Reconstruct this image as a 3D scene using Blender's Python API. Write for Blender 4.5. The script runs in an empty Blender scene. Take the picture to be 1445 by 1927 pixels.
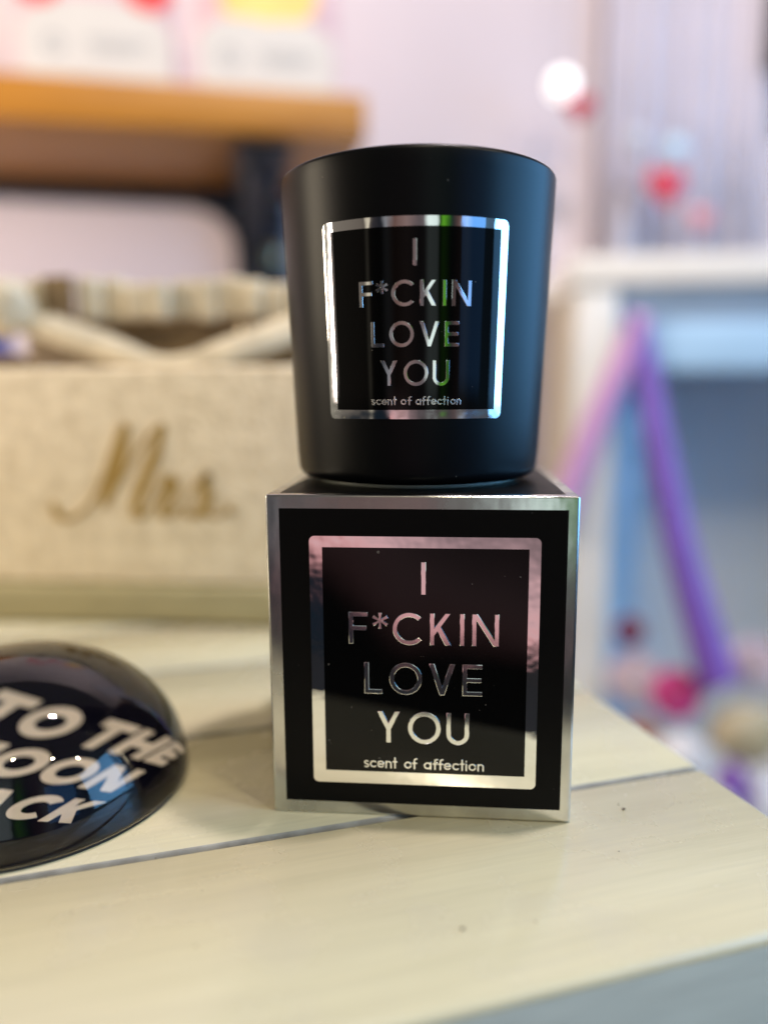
import bpy, bmesh, math, random
from math import sin, cos, pi, radians, sqrt, atan2
from mathutils import Vector, Matrix, noise
random.seed(7)
scn = bpy.context.scene
COL = scn.collection

# ------------------------------------------------------------------ camera
CAM = Vector((0.00882, -0.26224, 0.12786))
yaw, pitch, roll = -0.08777, 0.15444, -0.00614
cy_, sy_, cp_, sp_ = cos(yaw), sin(yaw), cos(pitch), sin(pitch)
FWD = Vector((sy_*cp_, cy_*cp_, -sp_)); RGT = Vector((cy_, -sy_, 0)); UP = RGT.cross(FWD)
r2 = RGT*cos(roll)+UP*sin(roll); u2 = -RGT*sin(roll)+UP*cos(roll)
cd = bpy.data.cameras.new('camera'); cam = bpy.data.objects.new('camera', cd); COL.objects.link(cam)
M = Matrix((r2, u2, -FWD)).transposed().to_4x4(); M.translation = CAM
cam.matrix_world = M
cd.sensor_fit = 'HORIZONTAL'; cd.sensor_width = 36; cd.lens = 36.125
cd.clip_start = 0.01; cd.clip_end = 50
cd.dof.use_dof = True
cd.dof.focus_distance = (Vector((0, -0.0405, 0.11))-CAM).dot(FWD)
cd.dof.aperture_fstop = 3.2
scn.camera = cam

scn.view_settings.view_transform = 'Standard'
scn.view_settings.look = 'None'
scn.view_settings.exposure = 0.1
scn.view_settings.gamma = 1
scn.view_settings.use_curve_mapping = False

# ------------------------------------------------------------------ world: dim shop interior all round
w = bpy.data.worlds.new('World'); scn.world = w; w.use_nodes = True
nt = w.node_tree; N = nt.nodes; L = nt.links
for n in list(N): N.remove(n)
def mnode(nt, op, a, b=None, clamp=False):
    n = nt.nodes.new('ShaderNodeMath'); n.operation = op; n.use_clamp = clamp
    for i, v in enumerate((a, b)):
        if v is None: continue
        if isinstance(v, (int, float)): n.inputs[i].default_value = v
        else: nt.links.new(v, n.inputs[i])
    return n.outputs[0]
def ramp(nt, fac, stops, interp='LINEAR'):
    n = nt.nodes.new('ShaderNodeValToRGB'); cr = n.color_ramp; cr.interpolation = interp
    while len(cr.elements) > 1: cr.elements.remove(cr.elements[-1])
    for i, (p, c) in enumerate(stops):
        e = cr.elements[0] if i == 0 else cr.elements.new(p)
        e.position = p; e.color = (c[0], c[1], c[2], 1)
    nt.links.new(fac, n.inputs[0]); return n.outputs[0]
def mixc(nt, fac, a, b, mode='MIX'):
    n = nt.nodes.new('ShaderNodeMix'); n.data_type = 'RGBA'; n.blend_type = mode
    if isinstance(fac, (int, float)): n.inputs[0].default_value = fac
    else: nt.links.new(fac, n.inputs[0])
    for s, v in ((6, a), (7, b)):
        if isinstance(v, (tuple, list)): n.inputs[s].default_value = (v[0], v[1], v[2], 1)
        else: nt.links.new(v, n.inputs[s])
    return n.outputs[2]
tc = N.new('ShaderNodeTexCoord'); sep = N.new('ShaderNodeSeparateXYZ'); L.new(tc.outputs['Generated'], sep.inputs[0])
nz = N.new('ShaderNodeTexNoise'); nz.inputs['Scale'].default_value = 6.0; nz.inputs['Detail'].default_value = 4
L.new(tc.outputs['Generated'], nz.inputs['Vector'])
wob = mnode(nt, 'MULTIPLY', mnode(nt, 'SUBTRACT', nz.outputs['Fac'], 0.5), 0.012)
az = mnode(nt, 'ARCTAN2', sep.outputs[0], mnode(nt, 'MULTIPLY', sep.outputs[1], -1))
azn = mnode(nt, 'ADD', mnode(nt, 'ADD', mnode(nt, 'DIVIDE', az, 2*pi), 0.5), wob)
def A(d): return 0.5+d/360
az_stops = [(0.0, (.30, .27, .28)), (A(-120), (.40, .34, .26)), (A(-95), (.75, .66, .50)), (A(-78), (.85, .78, .62)),
    (A(-68), (.55, .48, .40)), (A(-45), (.38, .32, .27)), (A(-40), (.30, .26, .22)), (A(-38.5), (3.0, 2.7, 2.1)), (A(-37), (.3, .26, .22)), (A(-34), (.10, .09, .10)),
    (A(-27), (.03, .035, .05)), (A(-22), (.62, .64, .70)), (A(-16), (.36, .20, .17)), (A(-6), (.62, .42, .40)),
    (A(4), (.30, .24, .26)), (A(9), (.40, .34, .36)), (A(12), (2.3, 2.7, 2.6)), (A(19), (2.0, 2.4, 2.3)),
    (A(21), (.05, .16, .03)), (A(24), (.28, .95, .06)), (A(27), (.12, .45, .04)), (A(30), (.03, .06, .06)), (A(36), (.30, .17, .16)),
    (A(42), (.75, .78, .80)), (A(48), (.12, .2, .36)), (A(60), (.18, .38, .62)), (A(68), (.15, .28, .42)), (A(75), (.5, .8, 1.0)),
    (A(95), (.35, .6, .8)), (A(130), (.25, .3, .35)), (1.0, (.30, .27, .28))]
caz = ramp(nt, azn, az_stops)
# below the horizon: floor, clothes and shelving the foil mirrors
zz = mnode(nt, 'ADD', sep.outputs[2], mnode(nt, 'MULTIPLY', mnode(nt, 'SUBTRACT', nz.outputs['Fac'], 0.5), 0.22))
zz = mnode(nt, 'ADD', zz, mnode(nt, 'ADD', mnode(nt, 'MULTIPLY', sep.outputs[0], 0.54), 0.10))
low = ramp(nt, mnode(nt, 'ADD', zz, 1.0), [(0.0, (.12, .12, .13)), (0.50, (.03, .05, .07)), (0.72, (.02, .035, .055)), (0.775, (.05, .045, .06)),
    (0.80, (1.7, .80, .82)), (0.86, (1.9, 1.15, 1.2)), (0.92, (1.0, .65, .7)), (1.0, (.2, .17, .18))])
fl = mnode(nt, 'MULTIPLY', mnode(nt, 'ADD', sep.outputs[2], 0.085), -40.0, True)
top = mnode(nt, 'MULTIPLY', mnode(nt, 'SUBTRACT', sep.outputs[2], 0.45), 3.0, True)
c = mixc(nt, fl, caz, low)
c = mixc(nt, top, c, (.30, .28, .27))
bg = N.new('ShaderNodeBackground'); L.new(c, bg.inputs[0]); bg.inputs[1].default_value = 0.34
wo = N.new('ShaderNodeOutputWorld'); L.new(bg.outputs[0], wo.inputs[0])

# ------------------------------------------------------------------ lamps
def area(name, loc, target, sx, sy, power, col, spread=180):
    l = bpy.data.lights.new(name, 'AREA'); l.shape = 'RECTANGLE'; l.size = sx; l.size_y = sy
    l.energy = power; l.color = col; l.spread = radians(spread)
    o = bpy.data.objects.new(name, l); COL.objects.link(o); o.location = loc
    o.rotation_euler = (Vector(target)-Vector(loc)).to_track_quat('-Z', 'Y').to_euler()
    return o
for k, (p, e_) in enumerate((((.20, -1.02, 1.52), 6.5), ((.93, -.78, 1.52), 4.5), ((1.55, -.52, 1.52), 4.5))):
    area('ceiling_downlight', p, (0.0, 0.0, 0.05), 0.055, 0.055, e_*1.12, (1.0, .86, .60))
area('right_window', (1.30, 0.22, 0.42), (0.0, 0.10, 0.15), 1.7, 0.9, 13.5, (.18, .52, 1.0), 120)
area('front_window', (1.15, -1.05, 0.45), (0.0, 0.0, 0.15), 0.55, 0.9, 0.6, (.12, .40, 1.0), 120)
area('left_fill', (-1.45, -0.06, 0.46), (-0.2, 0.30, 0.15), 0.45, 0.6, 9.0, (1.0, .84, .62))  # unseen warm fill added at the left for the fabric box and back wall
area('under_shelf_fill', (-1.45, -0.30, 0.30), (-0.40, 0.92, 0.34), 0.5, 0.5, 5.0, (1.0, .84, .74), 74)  # narrow fill added to brighten the wall below the shelf
area('back_ceiling', (0.35, 0.10, 1.8), (0.1, 1.0, 0.3), 0.08, 0.08, 25.0, (1.0, .90, .92))

# ------------------------------------------------------------------ materials
def mat(name, col, rough=0.5, metal=0.0, spec=0.5, var=0.0, vscale=40, bump=0.0, bscale=200, col2=None, coat=0.0, trans=0.0,
        stretch=(1, 1, 1), rvar=0.0, ior=1.5, coord='Object', emit=None, es=0, bdist=0.001, sheen=0.0, detail=6):
    m = bpy.data.materials.new(name); m.use_nodes = True; nt = m.node_tree
    b = nt.nodes['Principled BSDF']
    b.inputs['Base Color'].default_value = (*col, 1); b.inputs['Roughness'].default_value = rough
    b.inputs['Metallic'].default_value = metal; b.inputs['Specular IOR Level'].default_value = spec
    b.inputs['Coat Weight'].default_value = coat; b.inputs['Coat Roughness'].default_value = 0.03
    b.inputs['Transmission Weight'].default_value = trans; b.inputs['IOR'].default_value = ior
    b.inputs['Sheen Weight'].default_value = sheen
    if emit: b.inputs['Emission Color'].default_value = (*emit, 1); b.inputs['Emission Strength'].default_value = es
    if var or bump or rvar or col2:
        tc = nt.nodes.new('ShaderNodeTexCoord'); mp = nt.nodes.new('ShaderNodeMapping'); mp.inputs['Scale'].default_value = stretch
        nt.links.new(tc.outputs[coord], mp.inputs[0])
    if var or col2 or rvar:
        n = nt.nodes.new('ShaderNodeTexNoise'); n.inputs['Scale'].default_value = vscale; n.inputs['Detail'].default_value = detail
        nt.links.new(mp.outputs[0], n.inputs['Vector'])
        c2 = col2 if col2 else tuple(min(1, x*(1-var)) for x in col)
        if var or col2:
            nt.links.new(ramp(nt, n.outputs['Fac'], [(0.35, col), (0.68, c2)]), b.inputs['Base Color'])
        if rvar:
            nt.links.new(mnode(nt, 'ADD', mnode(nt, 'MULTIPLY', mnode(nt, 'SUBTRACT', n.outputs['Fac'], .5), rvar*2), rough, True), b.inputs['Roughness'])
    if bump:
        n2 = nt.nodes.new('ShaderNodeTexNoise'); n2.inputs['Scale'].default_value = bscale; n2.inputs['Detail'].default_value = 3
        nt.links.new(mp.outputs[0], n2.inputs['Vector'])
        bp = nt.nodes.new('ShaderNodeBump'); bp.inputs['Strength'].default_value = bump; bp.inputs['Distance'].default_value = bdist
        nt.links.new(n2.outputs['Fac'], bp.inputs['Height']); nt.links.new(bp.outputs[0], b.inputs['Normal'])
        if coat: nt.links.new(bp.outputs[0], b.inputs['Coat Normal'])
    return m
U21 = atan2(.3577, .9338)
def painted_wood():
    m = mat('painted_wood', (.66, .61, .45), 0.42); nt = m.node_tree; b = nt.nodes['Principled BSDF']
    tc = nt.nodes.new('ShaderNodeTexCoord')
    mp = nt.nodes.new('ShaderNodeMapping'); mp.inputs['Scale'].default_value = (7, 60, 60); nt.links.new(tc.outputs['Object'], mp.inputs[0])
    n1 = nt.nodes.new('ShaderNodeTexNoise'); n1.inputs['Scale'].default_value = 2.2; n1.inputs['Detail'].default_value = 7; nt.links.new(mp.outputs[0], n1.inputs['Vector'])
    n2 = nt.nodes.new('ShaderNodeTexNoise'); n2.inputs['Scale'].default_value = 14; n2.inputs['Detail'].default_value = 5; nt.links.new(tc.outputs['Object'], n2.inputs['Vector'])
    n3 = nt.nodes.new('ShaderNodeTexNoise'); n3.inputs['Scale'].default_value = 420; n3.inputs['Detail'].default_value = 2; nt.links.new(tc.outputs['Object'], n3.inputs['Vector'])
    c = ramp(nt, n1.outputs['Fac'], [(.3, (.60, .54, .345)), (.7, (.53, .475, .30))])
    c = mixc(nt, mnode(nt, 'MULTIPLY', n2.outputs['Fac'], .5), c, (.60, .53, .34))
    sp = ramp(nt, n3.outputs['Fac'], [(.735, (0, 0, 0)), (.77, (1, 1, 1))])
    c = mixc(nt, mnode(nt, 'MULTIPLY', sp, 0.0), c, (.16, .12, .08))
    mq = nt.nodes.new('ShaderNodeMapping'); mq.inputs['Scale'].default_value = (14, 520, 60); mq.inputs['Rotation'].default_value = (0, 0, .02); nt.links.new(tc.outputs['Object'], mq.inputs[0])
    n4 = nt.nodes.new('ShaderNodeTexNoise'); n4.inputs['Scale'].default_value = 1.6; n4.inputs['Detail'].default_value = 4; nt.links.new(mq.outputs[0], n4.inputs['Vector'])
    c = mixc(nt, mnode(nt, 'MULTIPLY', ramp(nt, n4.outputs['Fac'], [(.42, (0, 0, 0)), (.72, (1, 1, 1))]), .22), c, (.40, .36, .26))
    n5 = nt.nodes.new('ShaderNodeTexNoise'); n5.inputs['Scale'].default_value = 38; n5.inputs['Detail'].default_value = 6; nt.links.new(tc.outputs['Object'], n5.inputs['Vector'])
    c = mixc(nt, mnode(nt, 'MULTIPLY', ramp(nt, n5.outputs['Fac'], [(.5, (0, 0, 0)), (.68, (1, 1, 1))]), .30), c, (.50, .45, .33))
    nt.links.new(c, b.inputs['Base Color'])
    nt.links.new(mnode(nt, 'ADD', mnode(nt, 'MULTIPLY', n5.outputs['Fac'], .26), .13), b.inputs['Roughness'])
    bp = nt.nodes.new('ShaderNodeBump'); bp.inputs['Strength'].default_value = .28; bp.inputs['Distance'].default_value = .0006
    nt.links.new(mnode(nt, 'ADD', n1.outputs['Fac'], mnode(nt, 'MULTIPLY', n4.outputs['Fac'], .15)), bp.inputs['Height']); nt.links.new(bp.outputs[0], b.inputs['Normal'])
    return m
M_table = painted_wood()
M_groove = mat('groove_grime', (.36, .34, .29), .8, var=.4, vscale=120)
M_apron = mat('table_side_paint', (.66, .67, .58), .5, var=.12, vscale=30, bump=.2, bscale=60, stretch=(1, 8, 8))
M_wall = mat('wall_paint', (.60, .52, .53), .85, var=.05, vscale=3, bump=.1, bscale=120)
M_floor = mat('dark_carpet', (.03, .035, .05), .9, var=.2, vscale=6)
M_foil = mat('foil_board', (.74, .74, .72), .22, 1.0, var=.35, vscale=70, rvar=.22, bump=.55, bscale=60, bdist=.0007, stretch=(1, 1, .5))
M_mirror = mat('mirror_foil', (.90, .89, .88), .035, 1.0, bump=.42, bscale=55, bdist=.0006)
M_foil_l = mat('letter_foil', (.90, .89, .88), .07, 1.0, bump=.2, bscale=60, bdist=.0004)
M_foil_s = mat('small_letter_foil', (.85, .84, .83), .22, .8)
M_print = mat('matte_black_print', (.003, .003, .003), .42, spec=.10, rvar=.05, vscale=60, bump=.15, bscale=900, bdist=.0001)
M_gloss = mat('gloss_black_label', (.002, .002, .002), .035, spec=.26, bump=.10, bscale=30, bdist=.0004)
M_glassblk = mat('frosted_black_glass', (.0015, .002, .003), .35, spec=.17, rvar=.03, vscale=20, bump=.05, bscale=1500, bdist=.0001)
M_foot = mat('pale_glass_foot', (.42, .45, .38), .2, spec=.6)
M_wax = mat('cream_wax', (.75, .70, .58), .5)
M_glass = mat('clear_glass', (1, 1, 1), .004, trans=1.0, ior=1.50)
M_disc = mat('black_disc', (.003, .003, .007), .9, spec=0.0)
M_cream = mat('cream_print', (.66, .58, .45), .6, var=.15, vscale=160)
M_felt = mat('black_felt', (.02, .02, .02), .9, bump=.4, bscale=900)
M_fab = mat('cream_glitter_fabric', (.90, .76, .54), .6, col2=(.70, .57, .38), vscale=110, bump=1.0, bscale=260, bdist=.0022, detail=2)
M_trim = mat('olive_cream_ribbon', (.42, .36, .19), .45, var=.2, vscale=25, stretch=(1, 1, 6))
M_gold = mat('gold_thread', (.42, .27, .07), .45, .35, bump=.5, bscale=900)
M_wicker = mat('brown_wicker', (.24, .16, .07), .6, var=.5, vscale=90, bump=.6, bscale=160)
M_lace = mat('cream_lace', (.66, .58, .42), .7, var=.25, vscale=60, bump=.5, bscale=200)
M_shelf = mat('orange_pine', (.43, .175, .014), .42, col2=(.33, .125, .008), vscale=5, stretch=(1, 9, 9), bump=.1, bscale=60)
M_iron = mat('dark_iron', (.025, .03, .04), .35, .6, bump=.3, bscale=80)
M_brass = mat('old_brass', (.55, .45, .28), .3, .9)
M_card = mat('white_card', (.56, .53, .49), .5, var=.05, vscale=20)
M_pinkcard = mat('pink_card', (.62, .42, .44), .5, var=.1, vscale=20)
M_red = mat('red_print', (.62, .03, .04), .4)
M_yel = mat('yellow_print', (.85, .58, .18), .4, col2=(.80, .38, .10), vscale=18)
M_greyp = mat('grey_print', (.33, .33, .33), .6)
M_cab = mat('cabinet_white_paint', (.72, .71, .68), .5, var=.08, vscale=14)
M_cabside = mat('cabinet_side_shade', (.48, .43, .34), .6, var=.08, vscale=10)  # sides of the white cabinet, with their shade put into the colour
M_blue1 = mat('slate_blue_board', (.26, .36, .50), .5, var=.1, vscale=10)  # blue tones of the cabinet's front and inside boards
M_blue2 = mat('light_blue_board', (.40, .62, .84), .5, var=.1, vscale=8)
M_blue3 = mat('grey_blue_board', (.60, .69, .80), .6, col2=(.72, .72, .76), vscale=5, stretch=(6, 1, .3))
M_satin = mat('purple_satin', (.19, .06, .36), .5, sheen=.4, var=.2, vscale=20)
M_lilac = mat('lilac_satin', (.52, .28, .55), .35, sheen=.4)
M_curt = mat('pale_blue_curtain', (.56, .53, .60), .8, var=.1, vscale=6)
M_black = mat('black_paint', (.01, .01, .012), .4)
M_heart = mat('red_glass', (.55, .01, .03), .15, coat=.5)
M_pearl = mat('grey_pearl', (.50, .52, .56), .25, coat=.5)
M_pearlb = mat('blue_pearl', (.45, .66, .80), .25, coat=.5)
M_bulb = mat('lit_bulb', (1, 1, 1), .4, emit=(1, .95, .86), es=1.1)
M_cord = mat('grey_cord', (.32, .33, .38), .6)
M_mag = mat('magenta_felt', (.62, .05, .26), .8, sheen=.3)
M_wht = mat('white_felt', (.70, .66, .64), .9, sheen=.3, var=.12, vscale=30)
M_pale = mat('pale_pink_felt', (.62, .50, .55), .9, sheen=.3)
M_dkred = mat('dark_red_felt', (.20, .02, .06), .9)
M_kraft = mat('cream_kraft', (.50, .42, .28), .8, col2=(.36, .31, .18), vscale=22)
M_dust = mat('dust_speck', (.12, .09, .06), .9)

def dusty(m, scale, thr, amt, col=(.35, .33, .30)):
    nt = m.node_tree; b = nt.nodes['Principled BSDF']; tc = nt.nodes.new('ShaderNodeTexCoord')
    n = nt.nodes.new('ShaderNodeTexNoise'); n.inputs['Scale'].default_value = scale; n.inputs['Detail'].default_value = 1
    nt.links.new(tc.outputs['Object'], n.inputs['Vector'])
    f = mnode(nt, 'MULTIPLY', ramp(nt, n.outputs['Fac'], [(thr, (0, 0, 0)), (thr+.02, (1, 1, 1))]), amt)
    nt.links.new(mixc(nt, f, tuple(b.inputs['Base Color'].default_value)[:3], col), b.inputs['Base Color'])
dusty(M_glassblk, 520, .80, .25); dusty(M_print, 620, .80, .25); dusty(M_gloss, 650, .80, .3)

# ------------------------------------------------------------------ object helpers
def tag(o, label=None, cat=None, group=None, kind=None):
    if label: o['label'] = label
    if cat: o['category'] = cat
    if group: o['group'] = group
    if kind: o['kind'] = kind
    return o
def empty(name, loc, label, cat, group=None, rz=0):
    o = bpy.data.objects.new(name, None); COL.objects.link(o); o.empty_display_size = .02
    o.location = loc; o.rotation_euler = (0, 0, rz); return tag(o, label, cat, group)
def link(name, me, m, parent=None, smooth=False):
    o = bpy.data.objects.new(name, me); COL.objects.link(o)
    for x in (m if isinstance(m, (list, tuple)) else [m]): me.materials.append(x)
    if parent: o.parent = parent
    if smooth: me.shade_smooth()
    return o
def frombm(name, bm, m, parent=None, smooth=False):
    me = bpy.data.meshes.new(name); bm.normal_update(); bm.to_mesh(me); bm.free()
    return link(name, me, m, parent, smooth)
def box(bm, lo, hi, bev=0, seg=3, mi=0):
    r = bmesh.ops.create_cube(bm, size=1); vs = r['verts']
    for v in vs: v.co = Vector([lo[i]+(v.co[i]+.5)*(hi[i]-lo[i]) for i in range(3)])
    fs = list({f for v in vs for f in v.link_faces})
    if bev:
        es = list({e for v in vs for e in v.link_edges})
        rr = bmesh.ops.bevel(bm, geom=es, offset=bev, segments=seg, affect='EDGES', profile=.5)
        fs = rr['faces']
    for f in fs: f.material_index = mi
    return vs
def boxobj(name, lo, hi, m, parent=None, bev=0, seg=3):
    bm = bmesh.new(); box(bm, lo, hi, bev, seg); o = frombm(name, bm, m, parent)
    if bev: o.data.shade_smooth(); 
    if bev: sharp(o.data)
    return o
def sharp(me, ang=38):
    me.shade_smooth()
    bm = bmesh.new(); bm.from_mesh(me)
    for e in bm.edges:
        if len(e.link_faces) == 2 and e.calc_face_angle(0) > radians(ang): e.smooth = False
    bm.to_mesh(me); bm.free()
def lathe(prof, seg=96, mi=None):
    bm = bmesh.new(); rings = []
    for (r, z) in prof:
        rings.append([bm.verts.new((r*cos(2*pi*k/seg), r*sin(2*pi*k/seg), z)) for k in range(seg)] if r > 1e-7 else [bm.verts.new((0, 0, z))])
    for a, b in zip(rings, rings[1:]):
        for k in range(seg):
            k2 = (k+1) % seg
            if len(a) == 1: bm.faces.new((a[0], b[k2], b[k]))
            elif len(b) == 1: bm.faces.new((a[k], a[k2], b[0]))
            else: bm.faces.new((a[k], a[k2], b[k2], b[k]))
    bmesh.ops.recalc_face_normals(bm, faces=bm.faces)
    return bm
def arc(cx, cz, r, a0, a1, n):
    return [(cx+r*cos(radians(a0+(a1-a0)*i/n)), cz+r*sin(radians(a0+(a1-a0)*i/n))) for i in range(n+1)]
def ribbon3(pts, widths, thick, up, name, m, parent=None):
    """band of given widths along 3-D points; 'up' = band face normal"""
    bm = bmesh.new(); up = Vector(up).normalized(); pts = [Vector(p) for p in pts]; prev = None
    for i, p in enumerate(pts):
        t = (pts[min(i+1, len(pts)-1)]-pts[max(i-1, 0)]).normalized(); s = t.cross(up).normalized(); n = s.cross(t).normalized()
        q = [bm.verts.new(p+s*widths[i]/2*a+n*thick/2*b) for a, b in ((-1, -1), (1, -1), (1, 1), (-1, 1))]
        if prev:
            for k in range(4): bm.faces.new((prev[k], prev[(k+1) % 4], q[(k+1) % 4], q[k]))
        else: bm.faces.new(q)
        prev = q
    bm.faces.new(prev); bmesh.ops.recalc_face_normals(bm, faces=bm.faces)
    return frombm(name, bm, m, parent, True)
def catmull(pts, n=8):
    out = []; P = [pts[0]]+list(pts)+[pts[-1]]
    for i in range(1, len(P)-2):
        for k in range(n):
            t = k/n; a = []
            for d in range(len(pts[0])):
                p0, p1, p2, p3 = P[i-1][d], P[i][d], P[i+1][d], P[i+2][d]
                a.append(.5*((2*p1)+(-p0+p2)*t+(2*p0-5*p1+4*p2-p3)*t*t+(-p0+3*p1-3*p2+p3)*t**3))
            out.append(tuple(a))
    out.append(tuple(pts[-1])); return out

# ------------------------------------------------------------------ lettering (own geometric capitals as clean outlines, mm)
def isect(p, d, q, e):
    det = d[0]*(-e[1])+e[0]*d[1]
    t = ((q[0]-p[0])*(-e[1])+e[0]*(q[1]-p[1]))/det
    return (p[0]+d[0]*t, p[1]+d[1]*t)
def ell(cx, cy, rx, ry, a0, a1, n=40):
    return [(cx+rx*cos(radians(a0+(a1-a0)*i/n)), cy+ry*sin(radians(a0+(a1-a0)*i/n))) for i in range(n+1)]
def glyph(ch, W, H, w):
    if ch == 'I': return [[(0, 0), (W, 0), (W, H), (0, H)]]
    if ch == 'L': return [[(0, 0), (W, 0), (W, w), (w, w), (w, H), (0, H)]]
    if ch == 'T': return [[(W/2-w/2, 0), (W/2+w/2, 0), (W/2+w/2, H-w), (W, H-w), (W, H), (0, H), (0, H-w), (W/2-w/2, H-w)]]
    if ch == 'H': return [[(0, 0), (w, 0), (w, H/2-w/2), (W-w, H/2-w/2), (W-w, 0), (W, 0), (W, H), (W-w, H), (W-w, H/2+w/2), (w, H/2+w/2), (w, H), (0, H)]]
    if ch == 'F':
        m = .50*H
        return [[(0, 0), (w, 0), (w, m-w/2), (W*.93, m-w/2), (W*.93, m+w/2), (w, m+w/2), (w, H-w), (W, H-w), (W, H), (0, H)]]
    if ch == 'E':
        m = .50*H
        return [[(0, 0), (W, 0), (W, w), (w, w), (w, m-w/2), (W*.95, m-w/2), (W*.95, m+w/2), (w, m+w/2), (w, H-w), (W, H-w), (W, H), (0, H)]]
    if ch == 'O': return [ell(W/2, H/2, W/2, H/2+.1, 0, 354, 59), ell(W/2, H/2, W/2-w, H/2+.1-w, 0, 354, 59)]
    if ch == 'C':
        R, R2 = H/2+.1, H/2+.1-w; a = 43
        return [ell(R, H/2, R, R, a, 360-a, 56)+ell(R, H/2, R2, R2, 360-a-2, a+2, 56)]
    if ch == 'U':
        r = W/2
        return [[(0, H)]+ell(r, r, r, r+.1, 180, 360, 36)+[(W, H), (W-w, H)]+ell(r, r, r-w, r-w+.1, 360, 180, 36)+[(w, H)]]
    if ch == 'V':
        wd = w*1.12; y = H*(1-(W/2-wd)/(W/2-wd/2))
        return [[(0, H), (W/2-wd*.45, 0), (W/2+wd*.45, 0), (W, H), (W-wd, H), (W/2, y), (wd, H)]]
    if ch == 'Y':
        wd = w*1.18; j = .43*H; yi = H-(W/2-wd)*(H-j)/(W/2-w/2)
        return [[(0, H), (W/2-w/2, j), (W/2-w/2, 0), (W/2+w/2, 0), (W/2+w/2, j), (W, H), (W-wd, H), (W/2, yi), (wd, H)]]
    if ch == 'N':
        wd = w*1.18; k = W-wd
        return [[(0, 0), (w, 0), (w, H*(1-w/k)), (W-wd, 0), (W, 0), (W, H), (W-w, H), (W-w, H*w/k), (wd, H), (0, H)]]
    if ch == 'K':
        wd = w*1.28; p0 = (w, .30*H); d = (W-p0[0]-.02*W, H-p0[1]); p1 = (w, .30*H+wd*d[1]/d[0])
        lx = (W, 0); ld = (-(W*.50), H*.60); a = isect(p0, d, (W, 0), ld); b = isect(p0, d, (W-wd, 0), ld)
        return [[(0, 0), (w, 0), p0, b, (W-wd, 0), (W, 0), a, (p0[0]+d[0], H), (W-wd, H), p1, (w, H), (0, H)]]
    if ch == 'A':
        wd = w*1.12; s = (W/2-wd/2)/H; yb = .22*H; yt = yb+w
        return [[(0, 0), (wd, 0), (wd+s*yb, yb), (W-wd-s*yb, yb), (W-wd, 0), (W, 0), (W/2+wd/2, H), (W/2-wd/2, H)],
                [(wd+s*yt, yt), (W/2, (W/2-wd)/s), (W-wd-s*yt, yt)]]
    if ch == 'M':
        return [[(0, 0), (w, 0), (w, H*.62), (W/2, H*.12), (W-w, H*.62), (W-w, 0), (W, 0), (W, H), (W-w*.9, H), (W/2, H*.42), (w*.9, H), (0, H)]]
    if ch == 'B':
        r1 = H*.25; r2 = H*.27; m = H*.52
        o = [(0, 0)]+ell(W-H*.26, H*.26, H*.26, H*.26, -90, 90, 20)+ell(W-H*.30, H*.76, H*.24, H*.24, -90, 90, 20)+[(0, H)]
        return [o, [(w, w)]+ell(W-H*.26, H*.26, H*.26-w, H*.26-w, -90, 90, 14)+[(w, .52*H-w)], [(w, .52*H+w*.4)]+ell(W-H*.30, H*.77, H*.23-w, H*.23-w, -90, 90, 14)+[(w, H-w)]]
    if ch == '*':
        R = W/2; cx, cy = W/2, H-R*1.02; n = 6; hw = w*.30; o = []
        for k in range(n):
            a = radians(90+k*60); d = (cos(a), sin(a)); s = (-sin(a), cos(a)); b = radians(90+k*60-30)
            o.append((cx+cos(b)*hw*1.7, cy+sin(b)*hw*1.7))
            o.append((cx+d[0]*R-s[0]*hw*1.35, cy+d[1]*R-s[1]*hw*1.35)); o.append((cx+d[0]*R+s[0]*hw*1.35, cy+d[1]*R+s[1]*hw*1.35))
        return [o]
def stroke_outline(pts, w, caps=True):
    n = len(pts); Lf, Rt = [], []
    for i, p in enumerate(pts):
        a = pts[max(i-1, 0)]; b = pts[min(i+1, n-1)]; dx, dy = b[0]-a[0], b[1]-a[1]; l = math.hypot(dx, dy); nx, ny = -dy/l, dx/l
        ww = w[i] if isinstance(w, list) else w
        Lf.append((p[0]+nx*ww/2, p[1]+ny*ww/2)); Rt.append((p[0]-nx*ww/2, p[1]-ny*ww/2))
    out = list(Lf)
    if caps:
        for (p, q, ww) in ((pts[-1], pts[-2], w[-1] if isinstance(w, list) else w),):
            a0 = atan2(p[1]-q[1], p[0]-q[0]); out += [(p[0]+ww/2*cos(a0+pi/2-t*pi/6), p[1]+ww/2*sin(a0+pi/2-t*pi/6)) for t in range(1, 6)]
    out += Rt[::-1]
    if caps:
        p, q = pts[0], pts[1]; ww = w[0] if isinstance(w, list) else w
        a0 = atan2(p[1]-q[1], p[0]-q[0]); out += [(p[0]+ww/2*cos(a0+pi/2-t*pi/6), p[1]+ww/2*sin(a0+pi/2-t*pi/6)) for t in range(1, 6)]
    return out
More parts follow.
